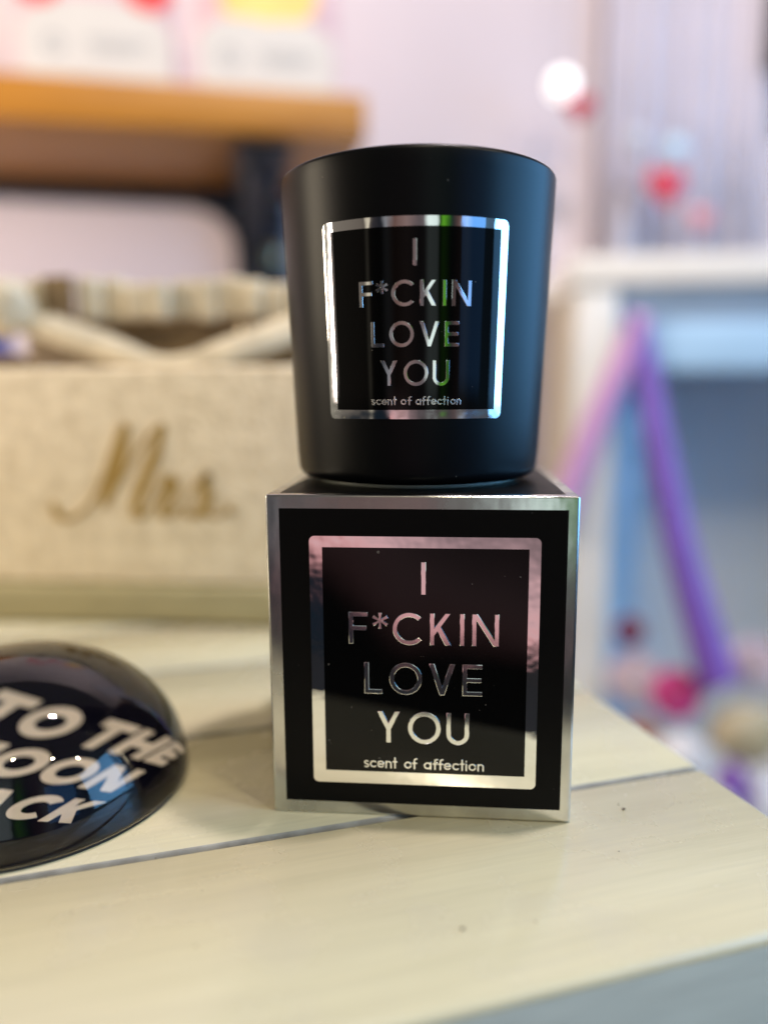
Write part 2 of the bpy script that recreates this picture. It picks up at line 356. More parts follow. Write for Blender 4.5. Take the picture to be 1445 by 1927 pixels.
def lower(ch):
    """(strokes, advance) of round lower-case letters, x-height 1"""
    r = .5
    if ch == 'o': return [ell(r, r, .42, .42, 0, 360, 24)], 1.12
    if ch == 'c': return [ell(r, r, .42, .42, 48, 312, 20)], .98
    if ch == 'e': return [ell(r, r, .42, .42, -42, -360, 22)+[(.1, r)]], 1.10
    if ch == 'n': return [[(.1, 0), (.1, .92)], [(.1, .5)]+ell(.44, .55, .34, .37, 180, 0, 14)+[(.78, 0)]], 1.02
    if ch == 'i': return [[(.1, 0), (.1, .92)], [(.1, 1.28), (.1, 1.34)]], .36
    if ch == 't': return [[(.28, 0), (.28, 1.5)], [(.02, .92), (.54, .92)]], .66
    if ch == 'f': return [[(.25, 0), (.25, 1.15)]+ell(.53, 1.18, .28, .28, 172, 80, 8), [(0, .80), (.56, .80)]], .66
    if ch == 'a': return [ell(r, r, .42, .42, 0, 360, 24), [(.92, 0), (.92, .95)]], 1.20
    if ch == 's': return [ell(.32, .72, .24, .22, 40, 270, 12)[:-1]+ell(.32, .27, .26, .23, 90, -140, 12)], .78
def mesh_from_outlines(polys, ext, bev, dz=0):
    cu = bpy.data.curves.new('tmp', 'CURVE'); cu.dimensions = '2D'; cu.fill_mode = 'BOTH'
    cu.extrude = ext; cu.bevel_depth = bev; cu.bevel_resolution = 1; cu.offset = -bev
    for pl in polys:
        s = cu.splines.new('POLY'); s.points.add(len(pl)-1); s.use_cyclic_u = True
        for i, p in enumerate(pl): s.points[i].co = (p[0], p[1], 0, 1)
    o = bpy.data.objects.new('tmp', cu); COL.objects.link(o)
    dg = bpy.context.evaluated_depsgraph_get(); dg.update()
    me = bpy.data.meshes.new_from_object(o.evaluated_get(dg)); bpy.data.objects.remove(o); bpy.data.curves.remove(cu)
    for v in me.vertices: v.co.z += dz
    return me
def text_bm(items, ext, bev, slice_dx=None):
    """items = list of (polys list, x, y, shear, dz). One bmesh, z = out of face, mm."""
    bm = bmesh.new()
    for polys, x, y, sh, dz in items:
        me = mesh_from_outlines([[(px+x+sh*py, py+y) for px, py in pl] for pl in polys], ext, bev, dz)
        bm.from_mesh(me); bpy.data.meshes.remove(me)
    if slice_dx:
        xs = [v.co.x for v in bm.verts]; x = math.floor(min(xs)/slice_dx)*slice_dx
        while x < max(xs):
            bmesh.ops.bisect_plane(bm, geom=bm.verts[:]+bm.edges[:]+bm.faces[:], plane_co=(x+.013, 0, 0), plane_no=(1, 0, 0), dist=1e-6); x += slice_dx
    return bm
W_ = 1.42   # stroke of the capitals on the box label
ROWS = [
    [('I', .3, 1.5, 69.7, 9.8)],
    [('F', -20.9, 5.7, 54.6, 9.7), ('*', -14.1, 5.0, 54.6, 9.7), ('C', -8.0, 9.0, 54.6, 9.7), ('K', 2.9, 6.3, 54.6, 9.7), ('I', 11.6, 1.42, 54.6, 9.7), ('N', 15.1, 7.9, 54.6, 9.7)],
    [('L', -16.4, 5.3, 39.3, 9.7), ('O', -9.0, 9.7, 39.3, 9.7), ('V', 2.7, 7.7, 39.3, 9.7), ('E', 12.5, 5.8, 39.3, 9.7)],
    [('Y', -12.8, 7.0, 24.0, 9.9), ('O', -3.5, 9.8, 24.0, 9.9), ('U', 7.9, 6.8, 24.0, 9.9)]]
SMALL = [('scent', -16.7, -6.8), ('of', -4.6, -.9), ('affection', 1.3, 19.2)]
def small_items(y, xh, w, sc=1.0, dx=0):
    it = []; k = 0
    for word, x0, x1 in SMALL:
        adv = sum(lower(c)[1] for c in word); s = xh; gap = ((x1-x0)-(adv-.1)*s)/max(1, len(word)-1) if len(word) > 1 else 0
        x = x0
        for c in word:
            st, a = lower(c)
            for stx in st:
                k += 1; it.append(([stroke_outline([(px*s, py*s) for px, py in stx], w)], x*sc+dx, y, 0, .0006*(k % 3)))
            x += a*s+gap
    return it
def place_bm(bm, fn):
    for v in bm.verts: v.co = fn(v.co)
    return bm

# ------------------------------------------------------------------ SETTING
WD = Vector((.95994, .28020, 0)); WN = Vector((-.28020, .95994, 0)); WA = Vector((-.4944, .62, 0)); WANG = atan2(.2802, .95994)
def wl(s, off, z=0): p = WA+WD*s+WN*off; return Vector((p.x, p.y, z))
bm = bmesh.new(); box(bm, (-1.8, .302, -.8), (2.6, .36, 1.9)); o = frombm('wall', bm, M_wall); o.matrix_world = Matrix.Translation(WA) @ Matrix.Rotation(WANG, 4, 'Z'); tag(o, kind='structure')
bm = bmesh.new(); box(bm, (-2.5, -2.5, -.84), (3.2, 2.5, -.80)); tag(frombm('floor', bm, M_floor), kind='structure')

# ------------------------------------------------------------------ display table (grooved painted top, rounded front edge)
TU = Vector((.9338, .3577, 0)); TV = Vector((-.3577, .9338, 0))
tb = empty('display_table', (0, 0, 0), 'cream painted tongue and groove table carrying the candle, paperweight and gift box', 'table', rz=U21)
prof = []   # (v, z, matindex of the face that starts here)
F0 = -.1145
for i in range(7):
    a = radians(180-90*i/6); prof.append((F0+.0025+.0025*cos(a), -.0025+.0025*sin(a), 1 if i < 3 else 0))
for k in range(1, 5):
    g = F0+.0745*k
    prof += [(g-.0016, 0, 1), (g-.0011, -.0005, 1), (g-.0009, -.0020, 1), (g+.0009, -.0020, 1), (g+.0011, -.0005, 1), (g+.0016, 0, 0)]
prof += [(F0+.37, 0, 2), (F0+.37, -.07, 2), (F0, -.07, 2)]
bm = bmesh.new(); us = [-1.0, .0841, .0859, .0866]
def uz(i, z): return z-([0, 0, .0007, .0025][i] if z > -.01 else 0)
cols = [[bm.verts.new((u, v, uz(i, z))) for (v, z, m_) in prof] for i, u in enumerate(us)]
n = len(prof)
for a, b in zip(cols, cols[1:]):
    for k in range(n):
        f = bm.faces.new((a[k], b[k], b[(k+1) % n], a[(k+1) % n])); m_ = prof[k][2]
        f.material_index = 2 if (k == n-1 or m_ == 2) else m_
        if k < 3: f.material_index = 0
bm.faces.new(cols[-1]).material_index = 2; bm.faces.new(cols[0][::-1]).material_index = 2
bmesh.ops.recalc_face_normals(bm, faces=bm.faces)
tt = frombm('tabletop', bm, [M_table, M_groove, M_apron], tb); sharp(tt.data, 50)
bm = bmesh.new(); box(bm, (-.95, F0+.012, -.16), (.075, F0+.03, -.0705)); box(bm, (.057, F0+.0305, -.16), (.075, F0+.36, -.0705)); frombm('apron', bm, M_apron, tb)
for (u, v) in ((.05, F0+.04), (.05, F0+.33)):
    boxobj('leg', (u-.022, v-.022, -.798), (u+.022, v+.022, -.1605), M_apron, tb, .003)
# crumbs of dust on the top
bm = bmesh.new()
for _ in range(26):
    u = random.uniform(-.16, .075); v = random.uniform(F0+.01, .06); s = random.uniform(.0001, .00024)
    if -.06 < u*.9338-v*.3577 < .06 and -.05 < u*.3577+v*.9338 < .05: continue
    box(bm, (u-s, v-s*.5, .00002), (u+s, v+s*.5, .0002))
for (u, v, s) in ((.0455, -.0560, .00045), (-.022, -.092, .0004)):
    box(bm, (u-s, v-s*.6, .00002), (u+s, v+s*.6, .0005))
frombm('dust', bm, M_dust, tb)['kind'] = 'stuff'

# ------------------------------------------------------------------ candle box
BH = .0988; h = .045
cb = empty('candle_box', (0, 0, 0), 'square black and silver foil gift box standing on the table under the candle', 'box')
bm = bmesh.new()
# slightly bowed board faces
r = bmesh.ops.create_cube(bm, size=1)
for v in bm.verts: v.co = Vector((v.co.x*.09, v.co.y*.09, (v.co.z+.5)*BH))
bmesh.ops.bevel(bm, geom=bm.edges[:], offset=.0009, segments=4, affect='EDGES', profile=.5)
o = frombm('carton', bm, M_foil, cb); sharp(o.data, 50)
def sheet(name, fn, x0, x1, z0, z1, m, parent, t=.00006, r=.0):
    """thin printed sheet with optional round corners; fn maps (a,b,out) to space; metres"""
    pl = [(x0, z0), (x1, z0), (x1, z1), (x0, z1)] if not r else \
        [p for cx, cz, a in ((x1-r, z0+r, -90), (x1-r, z1-r, 0), (x0+r, z1-r, 90), (x0+r, z0+r, 180)) for p in arc(cx, cz, r, a, a+90, 6)]
    bm = bmesh.new(); a = [bm.verts.new((p[0], p[1], 0)) for p in pl]; b = [bm.verts.new((p[0], p[1], t)) for p in pl]
    bm.faces.new(a[::-1]); bm.faces.new(b); n = len(pl)
    for i in range(n): bm.faces.new((a[i], a[(i+1) % n], b[(i+1) % n], b[i]))
    for v in bm.verts: v.co = Vector(fn(v.co.x, v.co.y, v.co.z))
    bmesh.ops.recalc_face_normals(bm, faces=bm.faces)
    return frombm(name, bm, m, parent)
front = lambda a, b, o: (a, -h-.00002-o, b)
rightf = lambda a, b, o: (h+.00002+o, a, b)
leftf = lambda a, b, o: (-h-.00002-o, a, b)
topf = lambda a, b, o: (a, b, BH+.00002+o)
sheet('front_panel', front, -.0409, .0418, .0041, .0948, M_print, cb)
sheet('side_panel', rightf, -.0412, .0412, .0041, .0948, M_print, cb)
sheet('side_panel', leftf, -.0412, .0412, .0041, .0948, M_print, cb)
sheet('top_panel', topf, -.0412, .0412, -.0412, .0412, M_print, cb)
front2 = lambda a, b, o: (a, -h-.0001-o, b)
lab = sheet('label', front2, -.0322, .0344, .0106, .0868, M_mirror, cb, .0002, .0016)
front3 = lambda a, b, o: (a, -h-.00031-o, b)
sheet('label_face', front3, -.0284, .0311, .0145, .0835, M_gloss, lab, .00004)
y3 = -h-.00036
for row in ROWS:
    bm = text_bm([(glyph(c, wd, hh, W_), x, y, 0, 0) for c, x, wd, y, hh in row], .06, .16)
    place_bm(bm, lambda c: Vector((c.x*.001, y3-c.z*.001*.7, c.y*.001)))
    o = frombm('lettering', bm, M_foil_l, lab); sharp(o.data, 30)
bm = text_bm(small_items(15.9, 2.15, .46), .05, .05)
place_bm(bm, lambda c: Vector((c.x*.001, y3-c.z*.001*.7, c.y*.001)))
frombm('lettering', bm, M_foil_l, lab)

# ------------------------------------------------------------------ candle
CX_, CY_ = -.0028, .0005; CZ = BH+.0001; CH = .0951
cn = empty('candle', (CX_, CY_, CZ), 'matte black glass candle jar with a silver framed label, standing on its box', 'candle')
def cr(z): return .0399+(.0440-.0399)*(z/CH)          # outer radius at height above the base
prof = [(0, .0022), (.027, .0022), (.0285, .0012)]
prof = [(0, .0016), (.0345, .0016)]+arc(.0359, .0056, .0040, -95, -4, 10)
prof = [p for p in prof if p[0] <= cr(.006)]
prof += [(cr(z), z) for z in (.010, .02, .035, .05, .065, .08, .0905)]
prof += arc(cr(.094)-.0014, .0937, .0014, 0, 180, 8)
prof += [(cr(.09)-.0032, .09), (cr(.07)-.0034, .070), (cr(.01)-.005, .010), (0, .009)]
o = frombm('jar', lathe(prof, 160), M_glassblk, cn, True)
o = frombm('foot', lathe([(0, 0), (.0325, 0), (.0335, .0007), (.0335, .00159), (0, .00159)], 96), M_foot, cn, True)
o = frombm('wax', lathe([(0, .0091), (cr(.01)-.0053, .0105), (cr(.07)-.0036, .0695), (0, .0700)], 96), M_wax, cn, True)
frombm('wick', lathe([(0, .0699), (.001, .0699), (.001, .078), (0, .078)], 12), M_wax, cn)
def jar_map(a0=0.0):
    def f(x, z, o):                                    # x = arc length (m) from the label centre at mid height, z above base
        r = cr(z); a = x/.0415+a0; R = r+.00003+o
        return Vector((R*sin(a), -R*cos(a), z))
    return f
jm = jar_map(0)
def curved(name, x0, x1, z0, z1, m, parent, off, t, r=0, nx=48):
    bm = bmesh.new(); cols = []
    for i in range(nx+1):
        x = x0+(x1-x0)*i/nx
        if r:   # finer near the corners so that they are round
            u = i/nx; x = x0+(x1-x0)*(u if True else u)
        d = 0
        e = min(x-x0, x1-x)
        if r and e < r: d = r-sqrt(max(0, r*r-(r-e)**2))
        zs = [z0+d+(z1-z0-2*d)*k/10 for k in range(11)]
        cols.append((x, zs))
    A_ = [[bm.verts.new(jm(x, z, off+t)) for z in zs] for x, zs in cols]
    for a, b in zip(A_, A_[1:]):
        for k in range(10): bm.faces.new((a[k], b[k], b[k+1], a[k+1]))
    # rim down to the glass
    loop = [(c, 0) for c in range(nx+1)]+[(nx, k) for k in range(1, 11)]+[(c, 10) for c in range(nx-1, -1, -1)]+[(0, k) for k in range(9, 0, -1)]
    B_ = [bm.verts.new(jm(cols[c][0], cols[c][1][k], off)) for c, k in loop]; n = len(loop)
    for i in range(n):
        c, k = loop[i]; c2, k2 = loop[(i+1) % n]; bm.faces.new((A_[c][k], B_[i], B_[(i+1) % n], A_[c2][k2]))
    bmesh.ops.recalc_face_normals(bm, faces=bm.faces)
    o = frombm(name, bm, m, parent); sharp(o.data, 40); return o
ZB = CZ
D = .0415*pi/180
lb = curved('label', -36.2*D, 39.0*D, .1202-ZB, .1754-ZB, M_mirror, cn, .0, .0002, .0016, 140)
curved('label_face', -32.2*D, 35.4*D, .1228-ZB, .1727-ZB, M_gloss, lb, .00021, .00003, 0, 100)
rows_c = [(162.3, 7.1), (151.5, 7.0), (140.4, 7.0), (129.6, 7.1)]
S = .716
for row, (yb, hh) in zip(ROWS, rows_c):
    bm = text_bm([(glyph(c, wd*S, hh, W_*.74), (x-1.1)*S+1.23, yb-ZB*1000, 0, 0) for c, x, wd, y, _ in row], .05, .10, .9)
    place_bm(bm, lambda c: jm(c.x*.001, c.y*.001, .00026+c.z*.0007))
    o = frombm('lettering', bm, M_foil_l, lb); sharp(o.data, 30)
bm = text_bm(small_items(124.3-ZB*1000, 1.5, .34, S, .44), .04, .03, .9)
place_bm(bm, lambda c: jm(c.x*.001, c.y*.001, .00026+c.z*.0007))
frombm('lettering', bm, M_foil_s, lb)

# ------------------------------------------------------------------ glass dome paperweight
PC = Vector((-.1304, -.0345, 0)); PR = .0518
pw = empty('paperweight', PC, 'domed glass paperweight with cream lettering on black, at the left edge of the table', 'paperweight')
frombm('felt_base', lathe([(0, .0001), (PR-.0008, .0001), (PR-.0006, .0008), (0, .0008)], 128), M_felt, pw)
frombm('printed_disc', lathe([(0, .0012), (PR-.0032, .0012), (PR-.0032, .0015), (0, .0015)], 128), M_disc, pw)
dome = [(0, .0009)]+[(PR-.0008, .0009)]+[(PR, .0018)]
Hd = .0462; nn = 48
for i in range(1, nn+1):
    a = radians(90*i/nn); dome.append((PR*cos(a) if i < nn else 0, .0018+(Hd-.0018)*sin(a)))
frombm('glass_dome', lathe(dome, 160), M_glass, pw, True)
def bold(word, x0, y0, H, w, gap=1.0):
    WID = {'T': .80, 'O': 1.08, 'H': .86, 'E': .66, 'M': 1.05, 'N': .90, 'B': .72, 'A': .98, 'C': .92, 'K': .86, ' ': .26, 'I': .2, 'L': .6, 'V': .9, 'Y': .85, 'U': .8}
    it = []; x = x0
    for c in word:
        if c != ' ': it.append((glyph(c, WID[c]*H, H, w), x, y0, .25, 0))
        x += WID[c]*H+gap*(1 if c != ' ' else 0)
    return it
ta = radians(-5)
for word, x0, y0 in (('TO THE', -22.5, 10.7), ('MOON', -23.0, -4.1), ('BACK', -16.5, -19.6)):
    bm = text_bm(bold(word, x0, y0, 11.0, 2.8, 1.3), .05, .02)
    place_bm(bm, lambda c: Vector((c.x*.001*cos(ta)-c.y*.001*sin(ta), c.x*.001*sin(ta)+c.y*.001*cos(ta),   .0016+c.z*.001)))
    frombm('lettering', bm, M_cream, pw)

# ------------------------------------------------------------------ cream keepsake box with 'Mrs.'
KY = .141
kb = empty('keepsake_box', (-.21, KY, 0), 'cream glitter fabric box with gold script on its front, behind the paperweight', 'box')
def K(x, y, z): return (x+.21, y-KY, z)
boxobj('fabric_body', K(-.40, KY, .0235), K(-.012, KY+.052, .1422), M_fab, kb, .003, 4)
boxobj('base_trim', K(-.402, KY-.002, .0005), K(-.010, KY+.054, .0232), M_trim, kb, .004, 4)
def kp(px, py):                                       # layout of the embroidery on the box front
    return (-.2341+.0002916*px+.21, .1426-.000292*(py-690))
strokes = [
    ([(86, 948), (92, 966), (112, 974), (140, 962), (172, 925), (200, 865), (228, 804), (238, 799)], [13, 13, 10, 7, 6, 7, 9, 8]),
    ([(238, 799), (228, 835), (212, 880), (194, 925), (184, 948)], [8, 18, 23, 20, 7]),
    ([(186, 946), (222, 895), (262, 838), (298, 800), (308, 800)], [4, 5, 5, 6, 8]),
    ([(308, 800), (294, 838), (273, 885), (252, 930), (244, 958), (258, 967), (278, 945)], [8, 18, 22, 20, 16, 9, 4]),
    ([(276, 945), (298, 912), (310, 896), (322, 912), (308, 935), (298, 958), (308, 968), (334, 948)], [4, 7, 18, 20, 15, 15, 8, 4]),
    ([(334, 948), (362, 912), (388, 888), (380, 908), (384, 930), (376, 952), (356, 966), (340, 958)], [4, 5, 14, 16, 21, 18, 11, 7]),
    ([(376, 956), (398, 968), (412, 960)], [8, 6, 5]), ([(422, 955), (428, 957)], [13, 13])]
bm = bmesh.new()
for k, (pts, wd) in enumerate(strokes):
    c3 = catmull([(*p, ww) for p, ww in zip(pts, wd)], 6)
    pl = stroke_outline([kp(p[0], p[1]) for p in c3], [p[2]*.000292 for p in c3])
    f = [bm.verts.new((x, -.0003-.00004*k, z)) for x, z in pl]; g = [bm.verts.new((x, -.0012-.00004*k, z)) for x, z in pl]
    m2 = len(c3)
    # strip faces (left side i, right side j) keep it clean for long thin outlines
    nL = m2; nCap = 5
    left = list(range(nL)); right = list(range(nL+nCap, nL+nCap+nL))[::-1]
    for i in range(nL-1): bm.faces.new((g[left[i]], g[left[i+1]], g[right[i+1]], g[right[i]]))
    bm.faces.new([g[left[-1]]]+[g[nL+q] for q in range(nCap)]+[g[right[-1]]]); bm.faces.new([g[right[0]]]+[g[2*nL+nCap+q] for q in range(nCap)]+[g[left[0]]])
    n = len(pl)
    for i in range(n): bm.faces.new((f[i], f[(i+1) % n], g[(i+1) % n], g[i]))
bmesh.ops.recalc_face_normals(bm, faces=bm.faces)
frombm('embroidery', bm, M_gold, kb)
# sashes lying over the open top
pts = catmull([(-.285, KY+.052, .1835), (-.255, KY+.046, .1755), (-.222, KY+.040, .1650), (-.190, KY+.034, .1545), (-.166, KY+.028, .1475), (-.150, KY+.026, .1458),
    (-.134, KY+.028, .1470), (-.115, KY+.031, .1520), (-.09, KY+.038, .1610), (-.07, KY+.045, .1690), (-.05, KY+.05, .177)], 6)
ribbon3([K(*p) for p in pts], [.0165-.0105*math.exp(-((p[0]+.150)/.022)**2) for p in pts], .003, (0, -1, .35), 'sash', M_lace, kb)

# wicker hamper with lace rim behind it
wb = empty('gift_basket', (-.15, .235, 0), 'brown wicker basket with a scalloped cream lace rim, behind the cream fabric box', 'basket')
bm = bmesh.new(); box(bm, (-.105, -.033, .001), (.11, .022, .176), .008, 3)
o = frombm('wicker_body', bm, M_wicker, wb); sharp(o.data)
bm = bmesh.new()
for i in range(17):
    x = -.112+i*.0142; ww = random.uniform(.0062, .0080); zt = random.uniform(.1905, .1965)
    if 3 <= i <= 3: continue
    box(bm, (x-ww, -.046+random.uniform(-.003, .003), .1695+random.uniform(0, .003)), (x+ww, -.034, zt), .0035, 3)
frombm('lace_rim', bm, M_lace, wb, True)
bm = bmesh.new(); r_ = bmesh.ops.create_uvsphere(bm, u_segments=24, v_segments=12, radius=1)
for v in r_['verts']: v.co = Vector((.038+v.co.x*.006, -.036+v.co.y*.0025, .1655+v.co.z*.006))
frombm('glint_disc', bm, M_brass, wb, True)  # small disc standing in for a blurred gold glint
bm = bmesh.new(); box(bm, (-.080, -.052, .172), (-.062, -.0485, .196), .001, 2)
frombm('tag', bm, M_wicker, wb)
# soft cream and blue wraps at the left
def blob(name, loc, sc, m, label, cat, seed=0, amp=.18, group=None, fr=2.2):
    bm = bmesh.new(); bmesh.ops.create_icosphere(bm, subdivisions=4, radius=1)
    for v in bm.verts:
        d = 1+amp*noise.noise(v.co*fr+Vector((seed, 0, 0))); v.co = Vector((v.co.x*sc[0]*d, v.co.y*sc[1]*d, v.co.z*sc[2]*d))
    o = frombm(name, bm, m, None, True); o.location = loc; tag(o, label, cat, group); return o
def rosette(name, loc, R, m, mc, label, cat, group=None, petals=9):
    e = empty(name, loc, label, cat, group)
    bm = bmesh.new()
    for ring, (rr, tilt, n_) in enumerate(((.95, .25, petals), (.62, .7, petals-2), (.32, 1.15, petals-4))):
        for k in range(n_):
            a = 2*pi*k/n_+ring*.4; t = bmesh.ops.create_uvsphere(bm, u_segments=12, v_segments=8, radius=1)
            for v in t['verts']:
                p = Vector((v.co.x*.46, v.co.y*.40, v.co.z*.10+.14*(v.co.x**2+v.co.y**2)))*R
                p = Matrix.Rotation(-tilt, 3, 'Y') @ p; p += Vector((R*rr*.6, 0, R*.18*ring)); p = Matrix.Rotation(a, 3, 'Z') @ p
                v.co = Matrix.Rotation(radians(72), 3, 'X') @ p
    frombm('petals', bm, m, e, True)
    bm = bmesh.new(); t = bmesh.ops.create_icosphere(bm, subdivisions=3, radius=R*.26)
    for v in bm.verts: v.co = v.co+Vector((0, -R*.42, R*.1))
    frombm('flower_centre', bm, mc, e, True); return e
blob('wrapped_soap', (-.252, .182, .178), (.016, .012, .0165), M_lace, 'rounded cream wrapped bundle beside the wicker basket, at the far left', 'soap', 3)
boxobj('soap_stand', (-.34, .21, .0005), (-.262, .26, .153), M_wicker, None, .003)
tag(bpy.data.objects['soap_stand'], 'dark brown wooden block under the cream bundle, left of the basket', 'stand')
boxobj('gift_card_box', (-.46, .30, .0005), (-.345, .35, .205), mat('violet_card', (.12, .10, .22), .5), None, .004)
tag(bpy.data.objects['gift_card_box'], 'dark violet card box behind the cream bundle at the left edge', 'box')

# ------------------------------------------------------------------ shelf on the wall with two product cartons
se = empty('wall_shelf', wl(0, 0, .435), 'thick orange brown pine shelf on the wall carrying two cartons', 'shelf', rz=WANG)
boxobj('plank', (-.5, 0, 0), (.4138, .30, .0495), M_shelf, se, .002, 2)
# iron bracket under it
br = empty('shelf_bracket', wl(.262, .0, .434), 'dark iron shelf bracket with a curved brace under the pine shelf', 'bracket', rz=WANG)
boxobj('arm', (-.008, .02, -.012), (.062, .298, -.0005), M_iron, br, .002, 2)
boxobj('wall_plate', (-.008, .286, -.170), (.075, .2995, -.013), M_iron, br, .002, 2)
pts = [(.02, .285-.20*cos(radians(a)), -.013-.15*(1-sin(radians(a)))) for a in range(0, 91, 6)]
pts = [(.02, .08+.2*sin(radians(a)), -.02-.14*(1-cos(radians(a)))) for a in range(0, 91, 6)]
ribbon3(pts, [.035]*len(pts), .010, (0, -.7, -.7), 'brace', M_iron, br)
bm = bmesh.new(); pl = [(-.008, -.0225), (-.075, -.0225)]+[(-.075+.067*sin(radians(a)), -.022-.062*(1-cos(radians(a)))-.002) for a in range(8, 91, 8)]+[(-.008, -.086)]
fa = [bm.verts.new((x, .2785, z)) for x, z in pl]; fb = [bm.verts.new((x, .2925, z)) for x, z in pl]; bm.faces.new(fa); bm.faces.new(fb[::-1])
for i in range(len(pl)): bm.faces.new((fa[i], fb[i], fb[(i+1) % len(pl)], fa[(i+1) % len(pl)]))
bmesh.ops.recalc_face_normals(bm, faces=bm.faces); frombm('gusset', bm, M_iron, br)
bm = bmesh.new(); r_ = bmesh.ops.create_uvsphere(bm, u_segments=20, v_segments=10, radius=1)
for v in r_['verts']: v.co = Vector((.046+v.co.x*.016, .278+v.co.y*.006, -.095+v.co.z*.018))
frombm('bolt_cover', bm, M_brass, br, True)
boxobj('shadow_strip', (-.60, .270, -.022), (-.012, .2985, -.0008), M_iron, br, .002, 2)  # dark strip standing in for the shadow line under the shelf

def carton(s0, s1, label, topcol, side, seed):
    e = empty('product_carton', wl(s0, .012, .4848), label, 'carton', 'cartons on the pine shelf', WANG)
    Wd = s1-s0
    boxobj('carton_body', (0, 0, 0), (Wd, .055, .26), side, e, .0015, 2)
    # white lower print with an arched top
    pl = [(.004, .003), (Wd-.004, .003), (Wd-.004, .050)]+[(Wd/2+(Wd/2-.004)*cos(radians(a)), .050+.038*sin(radians(a))) for a in range(4, 177, 4)]+[(.004, .050)]
    bm = bmesh.new(); f = bm.faces.new([bm.verts.new((x, -.0004, z)) for x, z in pl]); bmesh.ops.triangulate(bm, faces=[f]); frombm('printed_panel', bm, M_card, e)
    # motif above
    spots = [(.16, .105, .028), (.84, .105, .028), (.5, .21, .022)] if topcol is M_red else [(.5, .13, .052), (.3, .10, .02), (.68, .11, .03)]
    for k, (fx, z, rr) in enumerate(spots):
        bm = bmesh.new(); bm.faces.new([bm.verts.new((fx*Wd+rr*cos(a*pi/16), -.0008-.0001*k, z+rr*sin(a*pi/16))) for a in range(32)])
        frombm('printed_motif', bm, topcol, e)
    bm = bmesh.new()
    for a in range(32):
        t0, t1 = a*pi/16, (a+1)*pi/16; cx, cz = Wd*.24, .036
        bm.faces.new([bm.verts.new((cx+r_*cos(t), -.0008, cz+r_*sin(t))) for r_, t in ((.011, t0), (.011, t1), (.0065, t1), (.0065, t0))])
    frombm('round_mark', bm, M_greyp, e)
    bm = bmesh.new()
    for z, x0, x1 in ((.040, .44, .80), (.031, .48, .76)):
        x = x0
        while x < x1:
            ww = random.uniform(.03, .07); bm.faces.new([bm.verts.new((q*Wd, -.0008, zz_)) for q, zz_ in ((x, z), (x+ww, z), (x+ww, z+.005), (x, z+.005))]); x += ww+.012
    frombm('small_print', bm, M_greyp, e)
    return e
carton(.0138, .1905, 'white and pink carton with red motif, left of the two on the pine shelf', M_red, M_pinkcard, 1)
carton(.2115, .3815, 'white and pink carton with yellow motif, right of the two on the pine shelf', M_yel, M_pinkcard, 2)

# ------------------------------------------------------------------ wall decorations at the right
cu = empty('curtain', wl(.0, .27, 0), 'pale blue white pleated curtain hanging on the wall at the right', 'curtain', rz=WANG)
bm = bmesh.new(); nx = 160; prev = None
for i in range(nx+1):
    x = .86+.30*i/nx; y = .007*sin(i*.30)+.006*sin(i*.11+1)
    q = [bm.verts.new((x, y, z)) for z in (.335, .6, .9, 1.3)]
    if prev:
        for k in range(3): bm.faces.new((prev[k], q[k], q[k+1], prev[k+1]))
    prev = q
o = frombm('curtain_fabric', bm, M_curt, cu, True); sm = o.modifiers.new('s', 'SOLIDIFY'); sm.thickness = .002
boxobj('curtain_rail', (.80, -.012, 1.302), (1.3, .012, 1.326), M_cord, cu, .003, 2)
bx_ = boxobj('door_frame_bar', (0, -.02, 0), (.09, .028, .34), M_black, None, .004); bx_.matrix_world = Matrix.Translation(wl(1.148, .24, .66)) @ Matrix.Rotation(WANG, 4, 'Z')
tag(bx_, 'black upright box on the wall in the top right corner', 'door frame')  # short black bar standing for part of a door frame

def heart_mesh(s, th):
    pl = []
    for k in range(48):
        t = 2*pi*k/48; pl.append((s*16*sin(t)**3/16, s*(13*cos(t)-5*cos(2*t)-2*cos(3*t)-cos(4*t))/16))
    bm = bmesh.new(); c1 = bm.verts.new((0, -th, 0)); c2 = bm.verts.new((0, th, 0)); R1 = []
    for lvl, sc in ((-.8, .6), (0, 1), (.8, .6)): R1.append([bm.verts.new((x*sc, lvl*th, z*sc)) for x, z in pl])
    for a, b in zip(R1, R1[1:]):
        for i in range(48): bm.faces.new((a[i], a[(i+1) % 48], b[(i+1) % 48], b[i]))
    for i in range(48): bm.faces.new((c1, R1[0][i], R1[0][(i+1) % 48])); bm.faces.new((c2, R1[2][(i+1) % 48], R1[2][i]))
    bmesh.ops.recalc_face_normals(bm, faces=bm.faces); return bm
def ornament(s, z, r, m, label, kind, group, ztop=1.2, cat='ornament'):
    e = empty(kind, wl(s, .20, z), label, cat, group, WANG)
    if kind == 'heart_ornament': frombm('heart', heart_mesh(r, r*.4), m, e, True)
    else:
        bm = bmesh.new(); bmesh.ops.create_uvsphere(bm, u_segments=32, v_segments=16, radius=r); frombm('ball', bm, m, e, True)
    bm = bmesh.new(); box(bm, (-.0008, -.0008, r*.8), (.0008, .0008, ztop-z)); frombm('cord', bm, M_cord, e)
    return e
ornament(.7834, .562, .026, M_heart, 'red heart ornament just below the lit white bulb', 'heart_ornament', None)
ornament(.9383, .452, .037, M_heart, 'larger red heart ornament below the pale blue bauble, right of the candle', 'heart_ornament', None)
ornament(1.003, .405, .024, mat('faded_red_glass', (.62, .25, .27), .3), 'small faded red heart ornament lowest at the right', 'heart_ornament', None)
ornament(.881, .519, .017, M_pearl, 'grey pearl bauble on a cord between the lit bulb and the pale blue bauble', 'bauble', None, cat='bauble')
ornament(.949, .509, .018, M_pearlb, 'pale blue bauble on a cord above the larger red heart', 'bauble', None, cat='bauble')
